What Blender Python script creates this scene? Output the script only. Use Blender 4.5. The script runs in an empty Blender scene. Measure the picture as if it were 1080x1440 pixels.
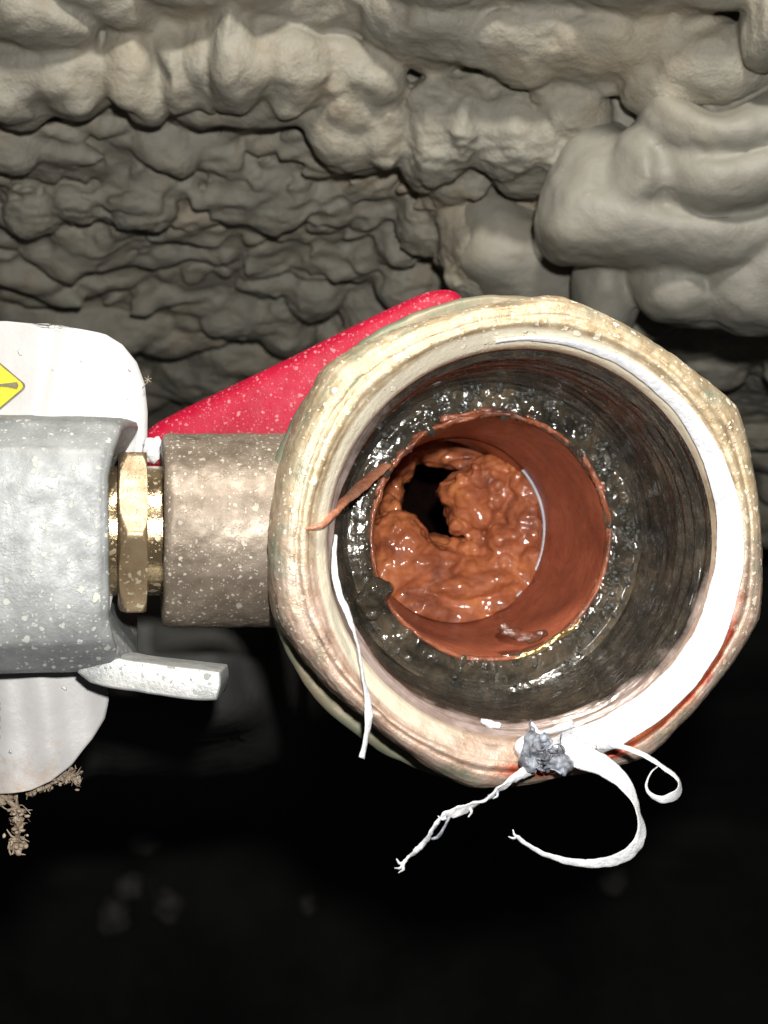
import bpy, bmesh, math, random
import numpy as np
from mathutils import Vector, Matrix

S = 0.01            # everything below is laid out in centimetres, built in metres
D = 17.4            # camera to the front of the fitting, cm
F = 2000.0          # focal length in photo pixels (1080 wide)
rng = np.random.default_rng(7)
random.seed(7)
sc = bpy.context.scene
col = sc.collection

# ------------------------------------------------------------------ camera
cam = bpy.data.cameras.new('camera')
cam.sensor_fit = 'HORIZONTAL'; cam.sensor_width = 27.0; cam.lens = 50.0
cam.clip_start = 0.005; cam.clip_end = 50.0
cam.dof.use_dof = True; cam.dof.focus_distance = (D + 0.6) * S; cam.dof.aperture_fstop = 42
camo = bpy.data.objects.new('camera', cam); col.objects.link(camo)
camo.location = (0, -D * S, 0); camo.rotation_euler = (math.radians(90), 0, 0)
sc.camera = camo

# ------------------------------------------------------------------ world and lamps
w = bpy.data.worlds.new('World'); sc.world = w; w.use_nodes = True
w.node_tree.nodes['Background'].inputs[0].default_value = (0.9, 0.95, 1.0, 1)
w.node_tree.nodes['Background'].inputs[1].default_value = 0.012

def lamp(name, loc, target, size, power, color, spread=180):
    l = bpy.data.lights.new(name, 'AREA'); l.shape = 'DISK'; l.size = size * S
    l.energy = power; l.color = color; l.spread = math.radians(spread)
    o = bpy.data.objects.new(name, l); col.objects.link(o)
    o.location = Vector(loc) * S
    o.rotation_euler = (Vector(target) - Vector(loc)).to_track_quat('-Z', 'Y').to_euler()
    return o
# the phone's flash beside its lens, and the lamp held over it
lamp('phone_flash', (0.9, -D - 0.1, 2.4), (0.6, 0, 0.5), 0.8, 0.53, (1.0, 0.97, 0.92))
lamp('work_lamp', (1.0, -10.5, 17.0), (0.5, 6, 4), 2.4, 0.50, (1.0, 0.94, 0.84))

sc.view_settings.view_transform = 'Standard'; sc.view_settings.look = 'None'
sc.view_settings.gamma = 1.0; sc.view_settings.exposure = 0.0
sc.view_settings.use_curve_mapping = False
sc.render.engine = 'CYCLES'
sc.cycles.use_denoising = True
sc.cycles.max_bounces = 6
sc.cycles.sample_clamp_indirect = 4.0

# ------------------------------------------------------------------ coordinates
def P(px, py, Y):
    k = (D + Y) / F
    return np.array([(px - 540) * k, Y, (720 - py) * k])
def pxcm(Y): return F / (D + Y)
O = P(748, 766, 0)
AX = np.array([-0.185, 1.0, 0.03]); AX /= np.linalg.norm(AX)
U = np.cross(AX, [0, 0, 1.0]); U /= np.linalg.norm(U)
W = np.cross(U, AX)
VM = Matrix(((U[0], AX[0], W[0], O[0]*S), (U[1], AX[1], W[1], O[1]*S), (U[2], AX[2], W[2], O[2]*S), (0, 0, 0, 1)))
def loc(p):                      # world cm -> valve frame cm (right, depth, up)
    q = np.asarray(p) - O
    return np.array([q @ U, q @ AX, q @ W])
def at_depth(px, py, d):         # a photo point at bore depth d, in the valve frame
    e = np.array([0, -D, 0.0]); r = P(px, py, 0) - e
    t = (d - (e - O) @ AX) / (r @ AX)
    return loc(e + r * t)

# ------------------------------------------------------------------ noise (numpy)
def _h(ix, iy, iz, s):
    n = (ix * 374761393 + iy * 668265263 + iz * 2147483647 + s * 1274126177).astype(np.int64) & 0xffffffff
    n = ((n ^ (n >> 13)) * 1274126177) & 0xffffffff
    n = ((n ^ (n >> 16)) * 2246822519) & 0xffffffff
    return ((n ^ (n >> 15)) & 0xffff) / 32767.5 - 1.0
def noise(p, f=1.0, s=0):
    p = np.asarray(p, float) * f + 100.37
    i = np.floor(p).astype(np.int64); t = p - i; t = t*t*t*(t*(t*6-15)+10)
    r = 0
    for dx in (0, 1):
        for dy in (0, 1):
            for dz in (0, 1):
                wgt = (t[:,0] if dx else 1-t[:,0])*(t[:,1] if dy else 1-t[:,1])*(t[:,2] if dz else 1-t[:,2])
                r = r + wgt * _h(i[:,0]+dx, i[:,1]+dy, i[:,2]+dz, s)
    return r
def fbm(p, f=1.0, o=4, s=0, g=0.5):
    r = 0; a = 1
    for k in range(o):
        r = r + a * noise(p, f * 2.03**k, s + k); a *= g
    return r

# ------------------------------------------------------------------ mesh helpers
def mesh(name, V, Fc, smooth=True, fix=True):
    m = bpy.data.meshes.new(name)
    m.from_pydata((np.asarray(V, float) * S).tolist(), [], [list(map(int, f)) for f in Fc])
    if fix:
        b = bmesh.new(); b.from_mesh(m); bmesh.ops.recalc_face_normals(b, faces=b.faces); b.to_mesh(m); b.free()
    if smooth: m.polygons.foreach_set('use_smooth', [True] * len(m.polygons))
    m.update(); return m
def link(name, m, mat, parent=None, matrix=None):
    o = bpy.data.objects.new(name, m); col.objects.link(o)
    if mat: m.materials.clear(); m.materials.append(mat)
    if parent: o.parent = parent
    if matrix is not None: o.matrix_world = matrix
    return o
def tag(o, label, cat, group=None, kind=None):
    o['label'] = label; o['category'] = cat
    if group: o['group'] = group
    if kind: o['kind'] = kind
    return o
def empty(name, matrix):
    o = bpy.data.objects.new(name, None); col.objects.link(o); o.matrix_world = matrix
    o.empty_display_size = 0.005
    return o
def resample(prof, step):
    out = []
    for a, b in zip(prof[:-1], prof[1:]):
        a = np.array(a, float); b = np.array(b, float)
        n = max(1, int(math.ceil(np.linalg.norm(b - a) / step)))
        for k in range(n): out.append(a + (b - a) * k / n)
    out.append(np.array(prof[-1], float)); return np.array(out)
def lathe(prof, n=360, step=0.04, fn=None, closed=False, a0=0, a1=2*math.pi):
    """prof: (r, d) pairs; fn(r, d, th) -> r, d"""
    pr = resample(prof, step); full = abs(a1 - a0 - 2*math.pi) < 1e-6
    th = np.linspace(a0, a1, n, endpoint=not full)
    R, T = np.meshgrid(pr[:,0], th, indexing='ij'); Dd, _ = np.meshgrid(pr[:,1], th, indexing='ij')
    if fn: R, Dd = fn(R, Dd, T)
    V = np.stack([R*np.cos(T), Dd, R*np.sin(T)], -1).reshape(-1, 3)
    m = len(pr); Fc = []
    for i in range(m - (0 if closed else 1)):
        i2 = (i + 1) % m
        for j in range(n if full else n - 1):
            j2 = (j + 1) % n
            Fc.append((i*n+j, i*n+j2, i2*n+j2, i2*n+j))
    return V, Fc
def spline(pts, per=10):
    pts = np.asarray(pts, float); q = np.vstack([2*pts[0]-pts[1], pts, 2*pts[-1]-pts[-2]]); out = []
    for i in range(1, len(q) - 2):
        for k in range(per):
            t = k / per
            out.append(0.5*((2*q[i])+(-q[i-1]+q[i+1])*t+(2*q[i-1]-5*q[i]+4*q[i+1]-q[i+2])*t*t+(-q[i-1]+3*q[i]-3*q[i+1]+q[i+2])*t**3))
    out.append(q[-2]); return np.array(out)
def ribbon(ctrl, per=10, ns=10, ref=(0, 1, 0), rough=0.0, seed=0):
    """ctrl rows: x, y, z, half width, half thickness, twist (rad)"""
    c = spline(ctrl, per); p = c[:, :3]
    t = np.gradient(p, axis=0); t /= np.linalg.norm(t, axis=1)[:, None] + 1e-9
    ref = np.array(ref, float); V = []; n = len(p)
    for i in range(n):
        b = np.cross(t[i], ref); b /= np.linalg.norm(b) + 1e-9; nn = np.cross(b, t[i])
        cb, sb = math.cos(c[i, 5]), math.sin(c[i, 5]); b2 = b*cb + nn*sb; n2 = nn*cb - b*sb
        for k in range(ns):
            a = 2*math.pi*k/ns
            V.append(p[i] + b2*c[i, 3]*math.cos(a) + n2*c[i, 4]*math.sin(a))
    V = np.array(V)
    if rough: V += np.stack([fbm(V, 9, 3, seed+q) for q in (1, 2, 3)], -1) * rough
    Fc = [(i*ns+k, i*ns+(k+1) % ns, (i+1)*ns+(k+1) % ns, (i+1)*ns+k) for i in range(n-1) for k in range(ns)]
    Fc += [tuple(range(ns))[::-1], tuple((n-1)*ns+k for k in range(ns))]
    return V, Fc
def join(parts):
    V = []; Fc = []; o = 0
    for v, f in parts:
        V.append(np.asarray(v)); Fc += [tuple(i + o for i in x) for x in f]; o += len(v)
    return np.vstack(V), Fc
def _ico(n):
    b = bmesh.new(); bmesh.ops.create_icosphere(b, subdivisions=n, radius=1)
    v = np.array([x.co[:] for x in b.verts]); f = [tuple(x.index for x in g.verts) for g in b.faces]; b.free(); return v, f
ICO = {k: _ico(k) for k in (1, 2, 3, 4)}
def blob(c, r, rot=(0, 0, 0), k=3, wob=0.12, seed=0, wf=1.3):
    v, f = ICO[k]
    v = v * (1 + wob * fbm(v + seed * 7.31, wf, 2, seed))[:, None] * np.array(r)
    M = np.array(Matrix.Rotation(rot[2], 3, 'Z') @ Matrix.Rotation(rot[1], 3, 'Y') @ Matrix.Rotation(rot[0], 3, 'X'))
    return v @ M.T + np.array(c), f
def fuse(parts, voxel, smooth=3):
    """union of overlapping closed lumps as one skin; returns V (cm), faces, normals"""
    V, Fc = join(parts)
    m = bpy.data.meshes.new('tmp'); m.from_pydata(V.tolist(), [], Fc)
    o = bpy.data.objects.new('tmp', m); col.objects.link(o)
    r = o.modifiers.new('r', 'REMESH'); r.mode = 'VOXEL'; r.voxel_size = voxel
    if smooth:
        s = o.modifiers.new('s', 'SMOOTH'); s.iterations = smooth; s.factor = 0.5
    dg = bpy.context.evaluated_depsgraph_get(); e = o.evaluated_get(dg); em = e.to_mesh()
    n = len(em.vertices); v = np.empty(n*3); em.vertices.foreach_get('co', v); v = v.reshape(-1, 3)
    nr = np.empty(n*3); em.vertex_normals.foreach_get('vector', nr); nr = nr.reshape(-1, 3)
    fs = [tuple(p.vertices) for p in em.polygons]
    e.to_mesh_clear(); bpy.data.objects.remove(o); bpy.data.meshes.remove(m)
    return v, fs, nr
def box_mesh(ctr, half, M, bevel, seg=3, taper=None):
    b = bmesh.new(); bmesh.ops.create_cube(b, size=2)
    for v in b.verts: v.co = Vector((v.co.x*half[0], v.co.y*half[1], v.co.z*half[2]))
    if taper: taper(b)
    bmesh.ops.bevel(b, geom=list(b.edges), offset=bevel, segments=seg, profile=0.5, affect='EDGES')
    V = np.array([v.co[:] for v in b.verts]) @ np.array(M).T + np.array(ctr); b.verts.index_update()
    Fc = [tuple(v.index for v in f.verts) for f in b.faces]; b.free(); return V, Fc
def grid_skin(X, nrm_t):
    """a sheet X[i,j,3] given thickness nrm_t along its normals, closed all round"""
    a, b, _ = X.shape
    du = np.gradient(X, axis=0); dv = np.gradient(X, axis=1); n = np.cross(du, dv); n /= np.linalg.norm(n, axis=2)[..., None] + 1e-9
    V = np.vstack([(X + n*nrm_t/2).reshape(-1, 3), (X - n*nrm_t/2).reshape(-1, 3)]); N = a*b; Fc = []
    for i in range(a-1):
        for j in range(b-1):
            q = (i*b+j, (i+1)*b+j, (i+1)*b+j+1, i*b+j+1); Fc.append(q); Fc.append(tuple(k+N for k in q[::-1]))
    rim = [(i, 0) for i in range(a)] + [(a-1, j) for j in range(1, b)] + [(i, b-1) for i in range(a-2, -1, -1)] + [(0, j) for j in range(b-2, 0, -1)]
    ids = [i*b+j for i, j in rim]
    for k in range(len(ids)):
        p, q = ids[k], ids[(k+1) % len(ids)]; Fc.append((p, q, q+N, p+N))
    return V, Fc

# ------------------------------------------------------------------ materials
class Mat:
    def __init__(s, name):
        s.m = bpy.data.materials.new(name); s.m.use_nodes = True; s.t = s.m.node_tree; s.n = s.t.nodes
        s.b = s.n['Principled BSDF']; tc = s.n.new('ShaderNodeTexCoord'); mp = s.n.new('ShaderNodeVectorMath'); mp.operation = 'SCALE'
        mp.inputs['Scale'].default_value = 1 / S; s.t.links.new(tc.outputs['Object'], mp.inputs[0]); s.co = mp.outputs[0]
    def L(s, a, b): s.t.links.new(a, b)
    def noise(s, scale, detail=4, rough=0.55, dist=0.0):
        n = s.n.new('ShaderNodeTexNoise'); n.inputs['Scale'].default_value = scale; n.inputs['Detail'].default_value = detail
        n.inputs['Roughness'].default_value = rough; n.inputs['Distortion'].default_value = dist; s.L(s.co, n.inputs['Vector']); return n.outputs['Fac']
    def voro(s, scale, out='Distance', feat='F1', rnd=1.0):
        n = s.n.new('ShaderNodeTexVoronoi'); n.feature = feat; n.inputs['Scale'].default_value = scale; n.inputs['Randomness'].default_value = rnd
        s.L(s.co, n.inputs['Vector']); return n.outputs[out]
    def ramp(s, fac, stops):
        r = s.n.new('ShaderNodeValToRGB'); e = r.color_ramp.elements
        while len(e) < len(stops): e.new(0.5)
        for k, (p, c) in enumerate(stops):
            e[k].position = p; c = (c, c, c) if isinstance(c, (int, float)) else c; e[k].color = (*c, 1)
        s.L(fac, r.inputs[0]); return r.outputs[0]
    def mix(s, fac, a, b, mode='MIX'):
        x = s.n.new('ShaderNodeMix'); x.data_type = 'RGBA'; x.blend_type = mode
        for i, v in ((0, fac), (6, a), (7, b)):
            if isinstance(v, (int, float)): x.inputs[i].default_value = v if i == 0 else (v, v, v, 1)
            elif isinstance(v, tuple): x.inputs[i].default_value = (*v, 1)
            else: s.L(v, x.inputs[i])
        return x.outputs[2]
    def math(s, op, a, b=0.0, c=0.0):
        x = s.n.new('ShaderNodeMath'); x.operation = op
        for i, v in enumerate((a, b, c)):
            if isinstance(v, (int, float)): x.inputs[i].default_value = v
            else: s.L(v, x.inputs[i])
        return x.outputs[0]
    def xyz(s):
        x = s.n.new('ShaderNodeSeparateXYZ'); s.L(s.co, x.inputs[0]); return x.outputs
    def set(s, **k):
        names = dict(color='Base Color', rough='Roughness', metal='Metallic', spec='Specular IOR Level', coat='Coat Weight',
                     coatr='Coat Roughness', sss='Subsurface Weight', trans='Transmission Weight', emit='Emission Strength')
        for q, v in k.items():
            i = s.b.inputs[names[q]]
            if isinstance(v, (int, float)): i.default_value = v
            elif isinstance(v, tuple): i.default_value = (*v, 1)
            else: s.L(v, i)
        return s
    def bump(s, *hs):
        prev = None
        for h, dist, st in hs:
            b = s.n.new('ShaderNodeBump'); b.inputs['Distance'].default_value = dist * S; b.inputs['Strength'].default_value = st
            s.L(h, b.inputs['Height'])
            if prev: s.L(prev, b.inputs['Normal'])
            prev = b.outputs[0]
        s.L(prev, s.b.inputs['Normal']); s.L(prev, s.b.inputs['Coat Normal']); return s
    def specks(s, scale, size, keep=0.5):
        """random round grains: cells of a Voronoi, some of them left empty, sizes uneven"""
        v = s.n.new('ShaderNodeTexVoronoi'); v.inputs['Scale'].default_value = scale
        nz = s.n.new('ShaderNodeTexNoise'); nz.inputs['Scale'].default_value = scale*1.7; nz.inputs['Detail'].default_value = 2; s.L(s.co, nz.inputs['Vector'])
        va = s.n.new('ShaderNodeVectorMath'); va.operation = 'MULTIPLY_ADD'; s.L(nz.outputs['Color'], va.inputs[0]); va.inputs[1].default_value = (.8/scale,)*3; s.L(s.co, va.inputs[2])
        s.L(va.outputs[0], v.inputs['Vector'])
        sp = s.n.new('ShaderNodeSeparateColor'); s.L(v.outputs['Color'], sp.inputs[0])
        r = s.math('MULTIPLY', s.math('MAXIMUM', s.math('SUBTRACT', sp.outputs[0], 1-keep), 0.0), size/keep)
        return s.math('SMOOTHSTEP', s.math('SUBTRACT', r, v.outputs['Distance']), -0.03, 0.06) if False else \
            s.ramp(s.math('MULTIPLY_ADD', s.math('SUBTRACT', r, v.outputs['Distance']), 4.0, 0.5), [(0.45, 0.0), (0.62, 1.0)])

# ---- foam
def foam_mat(name, a, b, c, rough):
    m = Mat(name)
    base = m.ramp(m.noise(0.45, 3), [(0.35, a), (0.55, b), (0.72, c)])
    dirt = m.ramp(m.noise(1.6, 6, 0.65, 0.4), [(0.45, 0.0), (0.75, 1.0)])
    colr = m.mix(m.math('MULTIPLY', dirt, 0.45 * rough), base, (0.17, 0.122, 0.072))
    pores = m.specks(9.0, 0.22, 0.12)
    colr = m.mix(m.math('MULTIPLY', pores, 0.5), colr, (0.36, 0.32, 0.25))
    m.set(color=colr, rough=m.ramp(m.noise(3, 4), [(0.3, 0.45), (0.7, 0.65)]), spec=0.4)
    m.bump((m.noise(8, 6, 0.65), 0.05, 0.75 * rough + 0.08), (m.noise(30, 3), 0.015, 0.6 * rough + 0.1))
    return m.m
M_foam = foam_mat('old_foam', (0.230, 0.223, 0.190), (0.285, 0.272, 0.226), (0.335, 0.295, 0.225), 1.0)
M_mound = foam_mat('fresh_foam', (0.205, 0.200, 0.174), (0.235, 0.228, 0.196), (0.265, 0.245, 0.196), 0.4)

# ---- metals
def dusty(name, a, b, c, metal, rough, dust=1.0, dcol=(0.62, 0.56, 0.44), dsc=9.0):
    m = Mat(name)
    base = m.ramp(m.noise(2.2, 6, 0.62), [(0.32, a), (0.52, b), (0.7, c)])
    g1 = m.specks(dsc, 0.40, 0.7); g2 = m.specks(dsc*2.3, 0.45, 0.5); g3 = m.specks(dsc*0.45, 0.28, 0.3)
    g = m.math('MAXIMUM', m.math('MAXIMUM', g1, m.math('MULTIPLY', g2, 0.7)), g3)
    patch = m.ramp(m.noise(1.1, 3), [(0.35, 0.5), (0.6, 1.0)])
    g = m.math('MULTIPLY', m.math('MULTIPLY', g, patch), dust)
    m.set(color=m.mix(g, base, dcol), metal=m.math('MULTIPLY', m.math('SUBTRACT', 1.0, g), metal),
          rough=m.mix(g, m.ramp(m.noise(5, 5), [(0.3, rough-0.1), (0.7, rough+0.12)]), 0.85))
    m.bump((m.noise(22, 5, 0.6), 0.012, 0.45), (g, 0.015, 0.5))
    return m
M_stub = dusty('cast_bronze', (0.15, 0.118, 0.088), (0.225, 0.182, 0.142), (0.29, 0.242, 0.195), 0.35, 0.46, 0.85, (0.55, 0.51, 0.43), 15.0).m
M_nut = dusty('turned_brass', (0.20, 0.142, 0.080), (0.275, 0.20, 0.118), (0.33, 0.25, 0.155), 0.45, 0.36, 0.6).m
M_neck = dusty('polished_brass', (0.34, 0.25, 0.14), (0.42, 0.32, 0.19), (0.48, 0.38, 0.24), 0.85, 0.17, 0.4).m
M_zinc = dusty('dull_zinc', (0.19, 0.20, 0.203), (0.26, 0.273, 0.277), (0.33, 0.342, 0.345), 0.3, 0.50, 0.9, (0.52, 0.53, 0.48), 9.5).m
M_zincb = dusty('bright_zinc', (0.36, 0.38, 0.38), (0.50, 0.52, 0.52), (0.6, 0.6, 0.59), 0.5, 0.42, 0.8, (0.22, 0.22, 0.2), 7).m
M_red = dusty('red_lacquer', (0.29, 0.002, 0.020), (0.36, 0.003, 0.027), (0.40, 0.006, 0.034), 0.0, 0.50, 0.55, (0.66, 0.32, 0.34), 15).set(spec=.25).m

def collar_mat():
    m = Mat('weathered_brass')
    x = m.xyz()
    r = m.math('SQRT', m.math('ADD', m.math('MULTIPLY', x[0], x[0]), m.math('MULTIPLY', x[2], x[2])))
    cream = m.ramp(m.noise(3.0, 6, 0.65), [(0.30, (0.30, 0.215, 0.12)), (0.46, (0.52, 0.40, 0.25)), (0.66, (0.66, 0.56, 0.40))])
    pink = m.ramp(m.noise(2.6, 6, 0.7, 0.5), [(0.28, (0.22, 0.15, 0.12)), (0.45, (0.52, 0.36, 0.27)), (0.62, (0.64, 0.50, 0.42)), (0.75, (0.50, 0.45, 0.38))])
    # the lower left of the face is worn to pink metal, the rest keeps its cream scale
    low = m.ramp(m.math('ADD', m.math('MULTIPLY_ADD', x[2], -0.16, 0.40), m.math('MULTIPLY', m.noise(1.2, 3), 0.35)), [(0.50, 0.0), (0.66, 1.0)])
    c = m.mix(low, cream, pink)
    ang = m.math('ARCTAN2', x[2], x[0])
    cb = m.n.new('ShaderNodeCombineXYZ'); m.L(m.math('MULTIPLY', r, 26.0), cb.inputs[0]); m.L(m.math('MULTIPLY', ang, 2.6), cb.inputs[1])
    st = m.n.new('ShaderNodeTexNoise'); st.inputs['Scale'].default_value = 1.0; st.inputs['Detail'].default_value = 5; m.L(cb.outputs[0], st.inputs['Vector'])
    streak = m.ramp(st.outputs['Fac'], [(0.38, 1.0), (0.56, 0.0)])
    c = m.mix(m.math('MULTIPLY', streak, 0.22), c, (0.20, 0.145, 0.105))
    blot = m.ramp(m.noise(1.9, 6, 0.7, 0.8), [(0.58, 0.0), (0.68, 1.0)])
    c = m.mix(m.math('MULTIPLY', m.math('MULTIPLY', blot, low), 0.8), c, (0.15, 0.135, 0.115))
    # rust run along the bottom right of the face
    rs = m.math('MULTIPLY', m.ramp(m.math('ADD', m.math('ABSOLUTE', m.math('ADD', ang, 1.0)), m.math('MULTIPLY', m.noise(2.5, 4), 0.4)), [(0.82, 1.0), (1.0, 0.0)]),
                m.ramp(m.math('ADD', m.math('ABSOLUTE', m.math('SUBTRACT', r, 2.79)), m.math('MULTIPLY', m.noise(4, 4), 0.16)), [(0.14, 1.0), (0.20, 0.0)]))
    c = m.mix(rs, c, m.ramp(m.noise(4, 4), [(0.35, (0.36, 0.05, 0.03)), (0.6, (0.52, 0.13, 0.05))]))
    # bare brass chamfer, with the flash glare at upper left painted in as paler colour
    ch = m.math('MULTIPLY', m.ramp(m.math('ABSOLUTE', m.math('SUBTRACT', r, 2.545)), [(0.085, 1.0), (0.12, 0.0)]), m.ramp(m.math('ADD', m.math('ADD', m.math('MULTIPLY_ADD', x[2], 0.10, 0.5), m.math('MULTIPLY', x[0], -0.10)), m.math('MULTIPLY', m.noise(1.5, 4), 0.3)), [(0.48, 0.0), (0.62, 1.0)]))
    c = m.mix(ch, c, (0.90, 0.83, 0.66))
    # verdigris and dirt on the outside
    ed = m.math('MULTIPLY', m.ramp(r, [(0.0, 0.0), (1.0, 1.0)]), 1.0)
    out = m.math('MULTIPLY', m.ramp(m.math('SUBTRACT', r, 2.30), [(0.52, 0.0), (0.64, 1.0)]), m.ramp(m.noise(2.0, 5, 0.65), [(0.48, 0.0), (0.66, 0.8)]))
    c = m.mix(out, c, m.ramp(m.noise(1.5, 3), [(0.4, (0.33, 0.30, 0.22)), (0.6, (0.20, 0.26, 0.19))]))
    g = m.math('MAXIMUM', m.specks(8, 0.42, 0.45), m.math('MULTIPLY', m.specks(17, 0.45, 0.5), 0.8))
    g = m.math('MULTIPLY', g, m.ramp(m.math('ADD', m.math('MULTIPLY_ADD', x[2], 0.14, 0.3), m.math('MULTIPLY', m.math('SUBTRACT', r, 2.6), 0.9)), [(0.25, 0.05), (0.7, 0.9)]))
    c = m.mix(g, c, (0.74, 0.68, 0.55))
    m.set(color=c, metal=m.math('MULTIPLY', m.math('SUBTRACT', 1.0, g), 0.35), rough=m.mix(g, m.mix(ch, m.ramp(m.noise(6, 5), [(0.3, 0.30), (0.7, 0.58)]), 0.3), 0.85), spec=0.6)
    m.bump((m.noise(11, 6, 0.65), 0.035, 0.5), (st.outputs['Fac'], 0.02, 0.3), (g, 0.03, 0.8))
    return m.m
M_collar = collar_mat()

def thread_mat():
    m = Mat('fouled_thread'); x = m.xyz()
    brass = m.ramp(m.noise(3, 5, 0.6), [(0.3, (0.30, 0.22, 0.19)), (0.6, (0.50, 0.40, 0.37))])
    grime = m.ramp(m.noise(2.5, 6, 0.65), [(0.3, (0.010, 0.010, 0.009)), (0.52, (0.030, 0.026, 0.020)), (0.75, (0.075, 0.057, 0.038))])
    # black sludge has crept up the thread from the bottom of the bore, further on the right and at the top
    f = m.math('ADD', m.math('MULTIPLY', x[1], 0.75), m.math('ADD', m.math('MULTIPLY', x[0], 0.07), m.math('MULTIPLY', x[2], 0.10)))
    f = m.math('ADD', f, m.math('MULTIPLY', m.noise(2.0, 5, 0.6), 0.5))
    k = m.ramp(f, [(0.44, 0.0), (0.62, 1.0)])
    m.set(color=m.mix(k, brass, grime), metal=m.math('MULTIPLY', m.math('SUBTRACT', 1.0, k), 0.4),
          rough=m.mix(k, 0.35, m.ramp(m.noise(7, 4), [(0.35, 0.14), (0.7, 0.40)])), coat=m.math('MULTIPLY', k, 1.0), coatr=0.08)
    vs = m.n.new('ShaderNodeVectorMath'); vs.operation = 'MULTIPLY'; m.L(m.co, vs.inputs[0]); vs.inputs[1].default_value = (1.2, 9.0, 1.2)
    sm = m.n.new('ShaderNodeTexNoise'); sm.inputs['Scale'].default_value = 1.6; sm.inputs['Detail'].default_value = 3; m.L(vs.outputs[0], sm.inputs['Vector'])
    m.bump((sm.outputs['Fac'], 0.06, 0.6), (m.noise(9, 2), 0.02, 0.3))
    return m.m
M_thread = thread_mat()
def grime_mat():
    m = Mat('wet_black_grime')
    c = m.ramp(m.noise(2.4, 6, 0.6, 0.4), [(0.3, (0.010, 0.010, 0.009)), (0.5, (0.050, 0.041, 0.029)), (0.68, (0.10, 0.075, 0.048)), (0.85, (0.15, 0.15, 0.13))])
    m.set(color=c, rough=m.ramp(m.noise(6, 4), [(0.3, 0.06), (0.7, 0.32)]), spec=0.7, coat=0.9, coatr=0.06)
    m.bump((m.noise(7, 4, 0.55), 0.05, 0.4), (m.voro(12, 'Distance', 'SMOOTH_F1'), 0.03, 0.25))
    return m.m
M_grime = grime_mat()
M_drop = Mat('wet_grit').set(color=(0.06, 0.06, 0.055), rough=0.07, spec=0.8, coat=1.0, coatr=0.04).m
def rust_mat(name, a, b, c, rough, coat, bumpk=1.0):
    m = Mat(name)
    colr = m.ramp(m.noise(1.5, 6, 0.62, 0.3), [(0.30, a), (0.5, b), (0.7, c)])
    colr = m.mix(m.math('MULTIPLY', m.ramp(m.noise(7, 5, 0.7), [(0.50, 0.0), (0.72, 1.0)]), 0.35), colr, (0.09, 0.022, 0.010))
    m.set(color=colr, rough=(0.6 if coat > .95 else m.ramp(m.noise(5, 4), [(0.3, rough), (0.7, rough+0.25)])), coat=coat, coatr=0.09, spec=0.3)
    m.bump((m.noise(6, 6 if coat < .95 else 1, 0.62), 0.06*bumpk, 0.5 if coat < .95 else .35), (m.noise(18, 3, 0.5), 0.03*bumpk, 0.5 if coat < .95 else .12))
    return m.m
M_ball = rust_mat('rust_film', (0.22, 0.058, 0.032), (0.32, 0.088, 0.045), (0.40, 0.118, 0.062), 0.32, 0.2, 0.5)
M_sludge = rust_mat('wet_rust_sludge', (0.15, 0.042, 0.022), (0.36, 0.105, 0.042), (0.54, 0.185, 0.060), 0.10, 1.0, 1.2)
M_lip = rust_mat('rust_lip', (0.04, 0.022, 0.016), (0.24, 0.07, 0.032), (0.44, 0.16, 0.085), 0.25, 0.8)
M_clot = rust_mat('dark_clot', (0.03, 0.014, 0.010), (0.10, 0.032, 0.018), (0.26, 0.08, 0.04), 0.2, 0.9)
M_string = rust_mat('rust_slime', (0.36, 0.13, 0.07), (0.46, 0.19, 0.11), (0.55, 0.28, 0.18), 0.3, 0.6)
def simple(name, a, b, rough, sc_=3.0, metal=0.0, bumpd=0.02, **k):
    m = Mat(name); m.set(color=m.ramp(m.noise(sc_, 5, 0.6), [(0.35, a), (0.65, b)]), rough=rough, metal=metal, **k)
    m.bump((m.noise(sc_*4, 4), bumpd, 0.4)); return m.m
M_seat = simple('seat_plastic', (0.42, 0.45, 0.52), (0.55, 0.57, 0.62), 0.25)
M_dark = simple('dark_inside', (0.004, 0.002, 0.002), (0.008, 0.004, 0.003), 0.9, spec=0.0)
M_tape = simple('sealing_tape', (0.55, 0.57, 0.62), (0.74, 0.74, 0.74), 0.35, 4.0, 0.0, 0.06)
M_greytape = simple('fouled_tape', (0.07, 0.075, 0.085), (0.36, 0.39, 0.46), 0.4, 5.0, 0.0, 0.05)
M_body = simple('valve_brass', (0.20, 0.15, 0.09), (0.34, 0.26, 0.17), 0.5, 2.5, 0.4)
M_flange = simple('verdigris_brass', (0.12, 0.17, 0.12), (0.26, 0.22, 0.15), 0.5, 1.7, 0.3)
M_edge = simple('bare_brass_edge', (0.55, 0.38, 0.16), (0.70, 0.52, 0.26), 0.25, 4, 0.9)
M_yellow = simple('yellow_print', (0.62, 0.48, 0.02), (0.70, 0.56, 0.03), 0.5, 8)
M_print = simple('grey_print', (0.10, 0.09, 0.05), (0.18, 0.16, 0.09), 0.6, 8)
M_ink = simple('faded_ink', (0.22, 0.22, 0.22), (0.34, 0.34, 0.34), 0.6, 8)
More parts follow.
